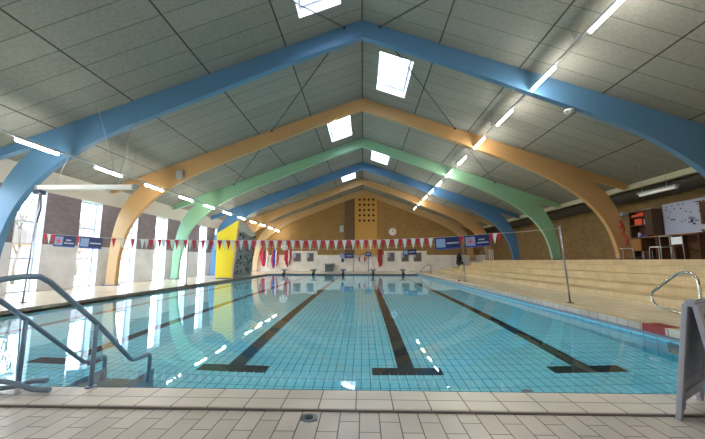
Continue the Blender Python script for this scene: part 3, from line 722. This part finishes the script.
# railing at the end of the steps
t = thing('step_railing','pale grey railing with horizontal bars at the far end of the spectator steps','railing',(10.6,28.45,PLAT))
b = MB()
for z in (.25,.45,.65,.85): b = MB(); b.tube([(10.0,28.42,PLAT+z),(11.05,28.42,PLAT+z)],.022,8); build('bar', b, M_lgrey, t)
b = MB()
for x in (10.75,10.9,11.05): b = MB(); b.tube([(x,28.42,PLAT),(x,28.42,PLAT+.9)],.035,8); build('post', b, M_white, t)

# ------------------------------------------------------------------ right-hand platform: shelves, counter, chairs, board
t = thing('shelf_unit','tall dark brown open shelf unit against the right wall behind the counter','shelf unit',(12.35,14.4,PLAT))
X0,X1,Y0,Y1,Z1 = 12.13,12.52,14.0,15.25,3.28
b = MB(); b.box(X0,X1,Y0,Y0+.04,PLAT,Z1); build('side_panel', b, M_cab, t)
b = MB(); b.box(X0,X1,Y1-.04,Y1,PLAT,Z1); build('side_panel', b, M_cab, t)
b = MB(); b.box(X0,X1,14.36,14.4,PLAT,Z1); build('divider', b, M_cab, t)
b = MB(); b.box(X1-.02,X1,Y0,Y1,PLAT,Z1-.01); build('back_panel', b, M_cab, t)
for z in (1.25,2.11,2.65,3.02,3.26): b = MB(); b.box(X0,X1-.02,Y0+.04,Y1-.04,z,z+.035); build('shelf', b, M_cab, t)
b = MB(); b.box(X0-.02,X0,Y0+.02,14.37,2.2,3.24); build('door', b, mat('dark_cabinet_door',(74,46,26),.6), t)
def item(name,mb,m,label,cat,bevel=.01,group=None): return tag(build(name,mb,m,origin='base',bevel=bevel),label,cat,group)
b = MB(); b.box(12.18,12.45,14.5,15.15,3.056,3.16); b.box(12.2,12.42,14.55,14.9,3.16,3.22); item('storage_box',b,M_orangebox,'long flat orange-red box lying on the highest shelf of the shelf unit','box')
b = MB(); b.box(12.17,12.48,14.62,15.0,2.687,2.96); item('storage_crate',b,M_orangebox,'orange-red crate on the second shelf below the long orange box','crate')
b = MB(); b.box(12.2,12.4,14.44,14.56,2.687,2.9); item('white_carton',b,M_board,'small pale carton beside the orange crate','carton')
b = MB(); b.box(12.17,12.45,14.05,14.5,3.296,3.34); item('grey_tray',b,M_grey,'flat grey tray on the very top of the shelf unit','tray')
b = MB(); b.tube([(12.3,14.95,2.147),(12.3,14.95,2.33)],.06,12); b.tube([(12.3,14.95,2.33),(12.3,14.95,2.38)],.03,10); item('white_bottle',b,M_board,'pale bottle on the counter-height shelf','bottle',0)
b = MB(); b.box(12.17,12.45,14.42,14.8,2.147,2.22); item('blue_binder_stack',b,M_bluebox,'blue tray on the counter-height shelf','tray')
# counter
t = thing('counter','long brown wooden counter table on the spectator platform','table',(11.85,12.7,PLAT))
b = MB(); b.box(11.55,12.1,11.65,14.0,2.06,2.10); build('table_top', b, mat('brown_table_top',(150,104,60),.4,var=.1), t, bevel=.008)
for y in (11.7,12.6,13.3): b = MB(); b.box(11.6,12.1,y,y+.04,PLAT,2.06); build('side_panel', b, M_cab, t)
b = MB(); b.box(12.06,12.09,11.7,13.95,1.5,2.06); build('back_panel', b, M_cab, t)
t = thing('small_cabinet','small honey wood cabinet on thin legs at the left end of the counter','cabinet',(11.8,14.5,PLAT))
b = MB(); b.box(11.62,12.1,14.08,14.6,1.52,2.05); build('body', b, M_cab, t)
b = MB(); b.box(11.6,11.62,14.1,14.58,1.54,2.03); d = build('door', b, M_door, t)
b = MB(); b.ball((11.585,14.18,1.8),.02); build('knob', b, M_steel, d)
for x in (11.66,12.05):
    for y in (14.13,14.55): b = MB(); b.tube([(x,y,PLAT),(x,y,1.52)],.015,8); build('leg', b, M_lgrey, t)
def chair(cx,cy,back,label,seat_m,faceY=1):
    t = thing('tube_chair',label,'chair',(cx,cy,PLAT)); w = .20; z = PLAT+.45
    b = MB(); b.box(cx-w,cx+w,cy-w,cy+w,z,z+.03); build('seat', b, seat_m, t, bevel=.01)
    for sx in (-1,1):
        for sy in (-1,1):
            top = z if (not back or sx < 0) else PLAT+.86
            b = MB(); b.tube([(cx+sx*(w+.02),cy+sy*w,PLAT),(cx+sx*w,cy+sy*w,top)],.014,8); build('leg', b, M_lgrey, t)
    if back:
        b = MB()
        if back == 2: b.box(cx+w-.015,cx+w+.015,cy-w,cy+w,PLAT+.54,PLAT+.80)
        else: b.tube([(cx+w,cy-w,PLAT+.86),(cx+w,cy+w,PLAT+.86)],.014,8)
        build('backrest', b, M_white if back == 2 else M_lgrey, t)
    return t
chair(11.1,14.36,0,'white tube-legged stool beside the ochre arch leg on the platform',M_white)
chair(11.0,12.56,1,'tube-framed chair without back panel at the counter, left one',M_white)
chair(11.0,12.08,2,'tube-framed chair with a white back panel at the counter',M_cab)
# whiteboard
t = thing('notice_board','large white notice board with dark notes on the right wall above the counter','notice board',(12.57,12.4,2.15))
b = MB(); b.box(12.545,12.6,11.0,13.95,2.15,3.42); build('board', b, M_board, t)
b = MB(); b.box(12.535,12.6,11.0,13.97,3.42,3.45); b.box(12.535,12.6,11.0,13.97,2.12,2.15); b.box(12.535,12.6,13.95,13.98,2.12,3.45); build('board_frame', b, M_lgrey, t)
random.seed(21)
for k in range(26):
    y = random.uniform(12.3,13.85); z = random.uniform(2.6,3.38)
    if k < 6: z = 3.33
    b = MB(); b.box(12.535,12.546,y-.025,y+.025,z-.022,z+.022); build('note_mark', b, M_ink, t)
b = MB()
for k in range(16): y = 12.82+random.uniform(-.12,.12); z = 2.62+random.uniform(-.14,.16); b.box(12.535,12.546,y-.03,y+.03,z-.02,z+.02)
build('blue_drawing', b, M_ink, t)
t = thing('brown_board','dark red-brown framed board at the right picture edge over the notice board','board',(12.45,11.5,2.55))
b = MB(); b.box(12.4,12.46,11.0,12.3,2.5,3.28); build('panel', b, mat('dark_red_brown',(92,40,28),.5), t)
b = MB(); b.box(12.38,12.4,12.25,12.33,2.44,3.32); b.box(12.38,12.4,11.0,12.25,2.44,2.5); build('frame', b, M_cab, t)
b = MB(); b.box(12.14,12.5,11.0,12.1,PLAT,2.2); b.box(12.12,12.52,10.98,12.12,2.2,2.24); item('side_cupboard',b,M_cab,'brown cupboard end at the right picture edge beside the counter','cupboard')
# horn speaker and hangings on the ochre arch leg
t = thing('horn_speaker','grey horn speaker on the right leg of the near ochre arch','speaker',(11.2,14.2,3.0))
b = MB(); b.tube([(11.0,14.2,3.08),(11.1,14.2,3.08),(11.24,14.2,3.08)],[.09,.05,.11],14); build('horn', b, M_grey, t)
b = MB(); b.box(11.02,11.12,14.2,14.35,3.0,3.06); build('bracket', b, M_dkgrey, t)
t = thing('red_gear','red straps hanging on the right leg of the near ochre arch','straps',(11.3,14.25,1.9))
for k,(x,za,zb_) in enumerate(((11.0,2.85,2.5),(11.08,2.7,2.25),(11.18,2.2,1.8))):
    b = MB(); b.tube(smooth([(x,14.31,za),(x+.04,14.28,(za+zb_)/2),(x-.02,14.3,zb_)]),.035,8); build('strap', b, M_redbox, t)
# boxes on arches
b = MB(); b.box(-8.45,-8.15,14.2,14.34,4.8,5.2); item('arch_speaker',b,M_grey,'small grey speaker box on the left half of the near ochre arch','speaker',.02)
b = MB(); b.disc((6.15,9.5,cz(6.15)-.83),.13,.06,'z'); b.ball((6.15,9.5,cz(6.15)-.86),.1,12); item('dome_detector',b,M_lgrey,'small pale dome under the right half of the near blue arch','detector',0)

# ------------------------------------------------------------------ right chrome grab rails
def grab(y_off,label,x):
    t = thing('ladder_grab_rail',label,'handrail',(x,5.1,.1))
    P = [(4.93,.11),(4.96,.24),(5.06,.325),(5.22,.352),(5.38,.362),(5.52,.382),(5.61,.41),(5.67,.50),(5.655,.60),(5.58,.66),(5.3,.855),(5.19,.92),(5.05,.96),(4.94,.925),(4.88,.82),(4.875,.5),(4.87,.11)]
    b = MB(); b.tube(smooth([(x,y+y_off,z) for y,z in P],5),.021,12); build('rail', b, M_chrome, t)
    for y in (4.86,4.935): b = MB(); b.disc((x,y+y_off,.118),.034,.016,'z'); build('flange', b, M_chrome, t)
grab(0,'polished chrome looped grab rail on the right kerb behind the grey sign',4.75)

# ------------------------------------------------------------------ A-board sign at the right
t = thing('sandwich_board','grey plastic folding sandwich board cut off by the right picture edge','sign',(2.62,2.4,-.02))
dv = Vector((math.cos(math.radians(34)),math.sin(math.radians(34)),0)); LEN = .58
def leaf(bot,top,nm,panel_m,pname):
    bot = Vector(bot); top = Vector(top); up = (top-bot); H = up.length; up.normalize(); n = dv.cross(up).normalized()
    def bx(mb,u0,u1,h0,h1,t0=-.017,t1=.017):
        P = []
        for h in (h0,h1):
            for (u,t_) in ((u0,t0),(u1,t0),(u1,t1),(u0,t1)): P.append(bot+dv*u+up*h+n*t_)
        mb.hexa(P)
    b = MB(); bx(b,0,.055,0,H); bx(b,LEN-.055,LEN,0,H); bx(b,.055,LEN-.055,.13,.2); bx(b,.055,LEN-.055,H-.07,H)
    bx(b,.055,.10,.06,.13); bx(b,LEN-.10,LEN-.055,.06,.13); build(nm, b, M_aboard, t, bevel=.006)
    b = MB(); bx(b,.055,LEN-.055,.2,H-.07,-.008,.008); p = build(pname, b, panel_m, t)
    for k in range(2):
        b = MB(); bx(b,.10,LEN-.10,.27+k*.24,.29+k*.24,-.012,.012); build('rib', b, panel_m, p)
R0 = Vector((2.33,2.475,.83))
leaf((2.29,2.625,-.02),(2.318,2.50,.82),'left_leaf',M_aboard,'inner_panel')
leaf((2.44,2.405,-.02),(2.345,2.455,.82),'right_leaf',M_purple,'poster')
for u in (0,LEN-.05): b = MB(); b.tube([R0+dv*u,R0+dv*(u+.05)],.028,12); build('hinge', b, M_aboard, t)
# drain in the near deck
t = thing('floor_drain','round grey metal drain in the near tiled deck','drain',(-.4,2.56,-.02))
b = MB(); b.disc((-.4,2.56,-.017),.062,.01,'z',28); build('ring', b, M_steel, t)
b = MB(); b.disc((-.4,2.56,-.011),.028,.006,'z',20); build('grate', b, M_dkgrey, t)

# ------------------------------------------------------------------ outside
b = MB(); b.box(-120,XO-.01,-40,160,-.6,-.12); struct(build('ground_outside', b, M_lawn))
def house(x,y0,y1,h,label):
    t = thing('brick_house',label,'house',(x,(y0+y1)/2,-.12))
    b = MB(); b.box(x-8,x,y0,y1,-.12,h); build('wall', b, M_house, t)
    b = MB(); b.prism([(x-8.5,h),(x+.5,h),(x-4,h+2.8)],'y',y0-.4,y1+.4); build('roof', b, M_roof, t)
    y = y0+1.5
    while y < y1-1.6:
        b = MB(); b.box(x-.02,x+.03,y,y+1.2,1.0,2.1); build('house_window', b, M_winframe, t); y += 3.2
house(-28,28,44,2.6,'low pink-brick house on the lawn outside the left windows')
def tree(x,y,h,label,seed):
    random.seed(seed); t = thing('bare_tree',label,'tree',(x,y,-.12)); br = MB(); tr = MB()
    def grow(p,d,l,r,depth,mb):
        q = p+d*l; mid = p+d*l*.5+Vector((random.uniform(-.05,.05)*l,random.uniform(-.05,.05)*l,0))
        mb.tube([p,mid,q],[r,r*.85,r*.65],6)
        if depth == 0: return
        for k in range(3 if depth > 1 else 2):
            nd = (d+Vector((random.uniform(-.8,.8),random.uniform(-.8,.8),random.uniform(-.15,.5)))).normalized()
            grow(q if k else mid+(q-mid)*.6,nd,l*random.uniform(.6,.85),r*.6,depth-1,br)
    grow(Vector((x,y,-.12)),Vector((.05,.03,1)).normalized(),h*.26,h*.012,6,tr)
    build('trunk', tr, M_bark, t); build('branches', br, M_bark, t)
tree(-18.5,17.0,7.5,'bare branching tree on the lawn seen through the nearest left window',4)
tree(-24,27,7,'bare tree on the lawn seen through the second left window',9)

# ------------------------------------------------------------------ light
W = bpy.data.worlds.new('World'); bpy.context.scene.world = W; W.use_nodes = True
nt = W.node_tree; bg = nt.nodes['Background']
tc = nt.nodes.new('ShaderNodeTexCoord'); nz = nt.nodes.new('ShaderNodeTexNoise'); nz.inputs['Scale'].default_value = 2.5
nt.links.new(tc.outputs['Generated'], nz.inputs['Vector'])
mx = nt.nodes.new('ShaderNodeMix'); mx.data_type = 'RGBA'; mx.inputs[6].default_value = (.66,.80,1,1); mx.inputs[7].default_value = (.86,.93,1,1)
nt.links.new(nz.outputs['Fac'], mx.inputs[0]); nt.links.new(mx.outputs[2], bg.inputs['Color']); bg.inputs['Strength'].default_value = 3.4
def portal(loc,sx,sy,rot):
    L = bpy.data.lights.new('sky_portal','AREA'); L.shape = 'RECTANGLE'; L.size = sx; L.size_y = sy; L.cycles.is_portal = True
    o = bpy.data.objects.new('sky_portal',L); C.objects.link(o); o.location = loc; o.rotation_euler = rot
for y,l in WS: portal((XO-.02,y+l/2,(WT+.03)/2),WT,l,(0,-PI/2,0))
for sg,y0,y1 in SK: portal((sg*1.19,(y0+y1)/2,cz(1.19)+.57),1.18,y1-y0,(0,sg*math.atan(SL),0))

# ------------------------------------------------------------------ camera and view
cam = bpy.data.cameras.new('Camera'); co = bpy.data.objects.new('Camera',cam); C.objects.link(co)
cam.sensor_fit = 'HORIZONTAL'; cam.sensor_width = 36; cam.lens = 36*328/705; cam.clip_start = .05; cam.clip_end = 500
co.location = (0,0,1.13)
yaw,pitch = math.asin(0.0317*.99), 0.0
v = Vector(((363-352.5)/328, -(260.5-219.5)/328, -1)).normalized()
yaw = math.asin(v.x); pitch = math.asin(-v.y/math.cos(yaw))
co.rotation_euler = (PI/2+pitch,0,yaw)
bpy.context.scene.camera = co
sc = bpy.context.scene
sc.view_settings.view_transform = 'Standard'; sc.view_settings.look = 'None'; sc.view_settings.gamma = 1; sc.view_settings.use_curve_mapping = False
sc.view_settings.exposure = 2.1
sc.cycles.use_denoising = True; sc.cycles.max_bounces = 14; sc.cycles.diffuse_bounces = 8; sc.cycles.transmission_bounces = 8
sc.cycles.glossy_bounces = 6; sc.cycles.transparent_max_bounces = 12; sc.cycles.sample_clamp_indirect = 40; sc.cycles.caustics_refractive = True; sc.cycles.caustics_reflective = True; sc.cycles.blur_glossy = .3
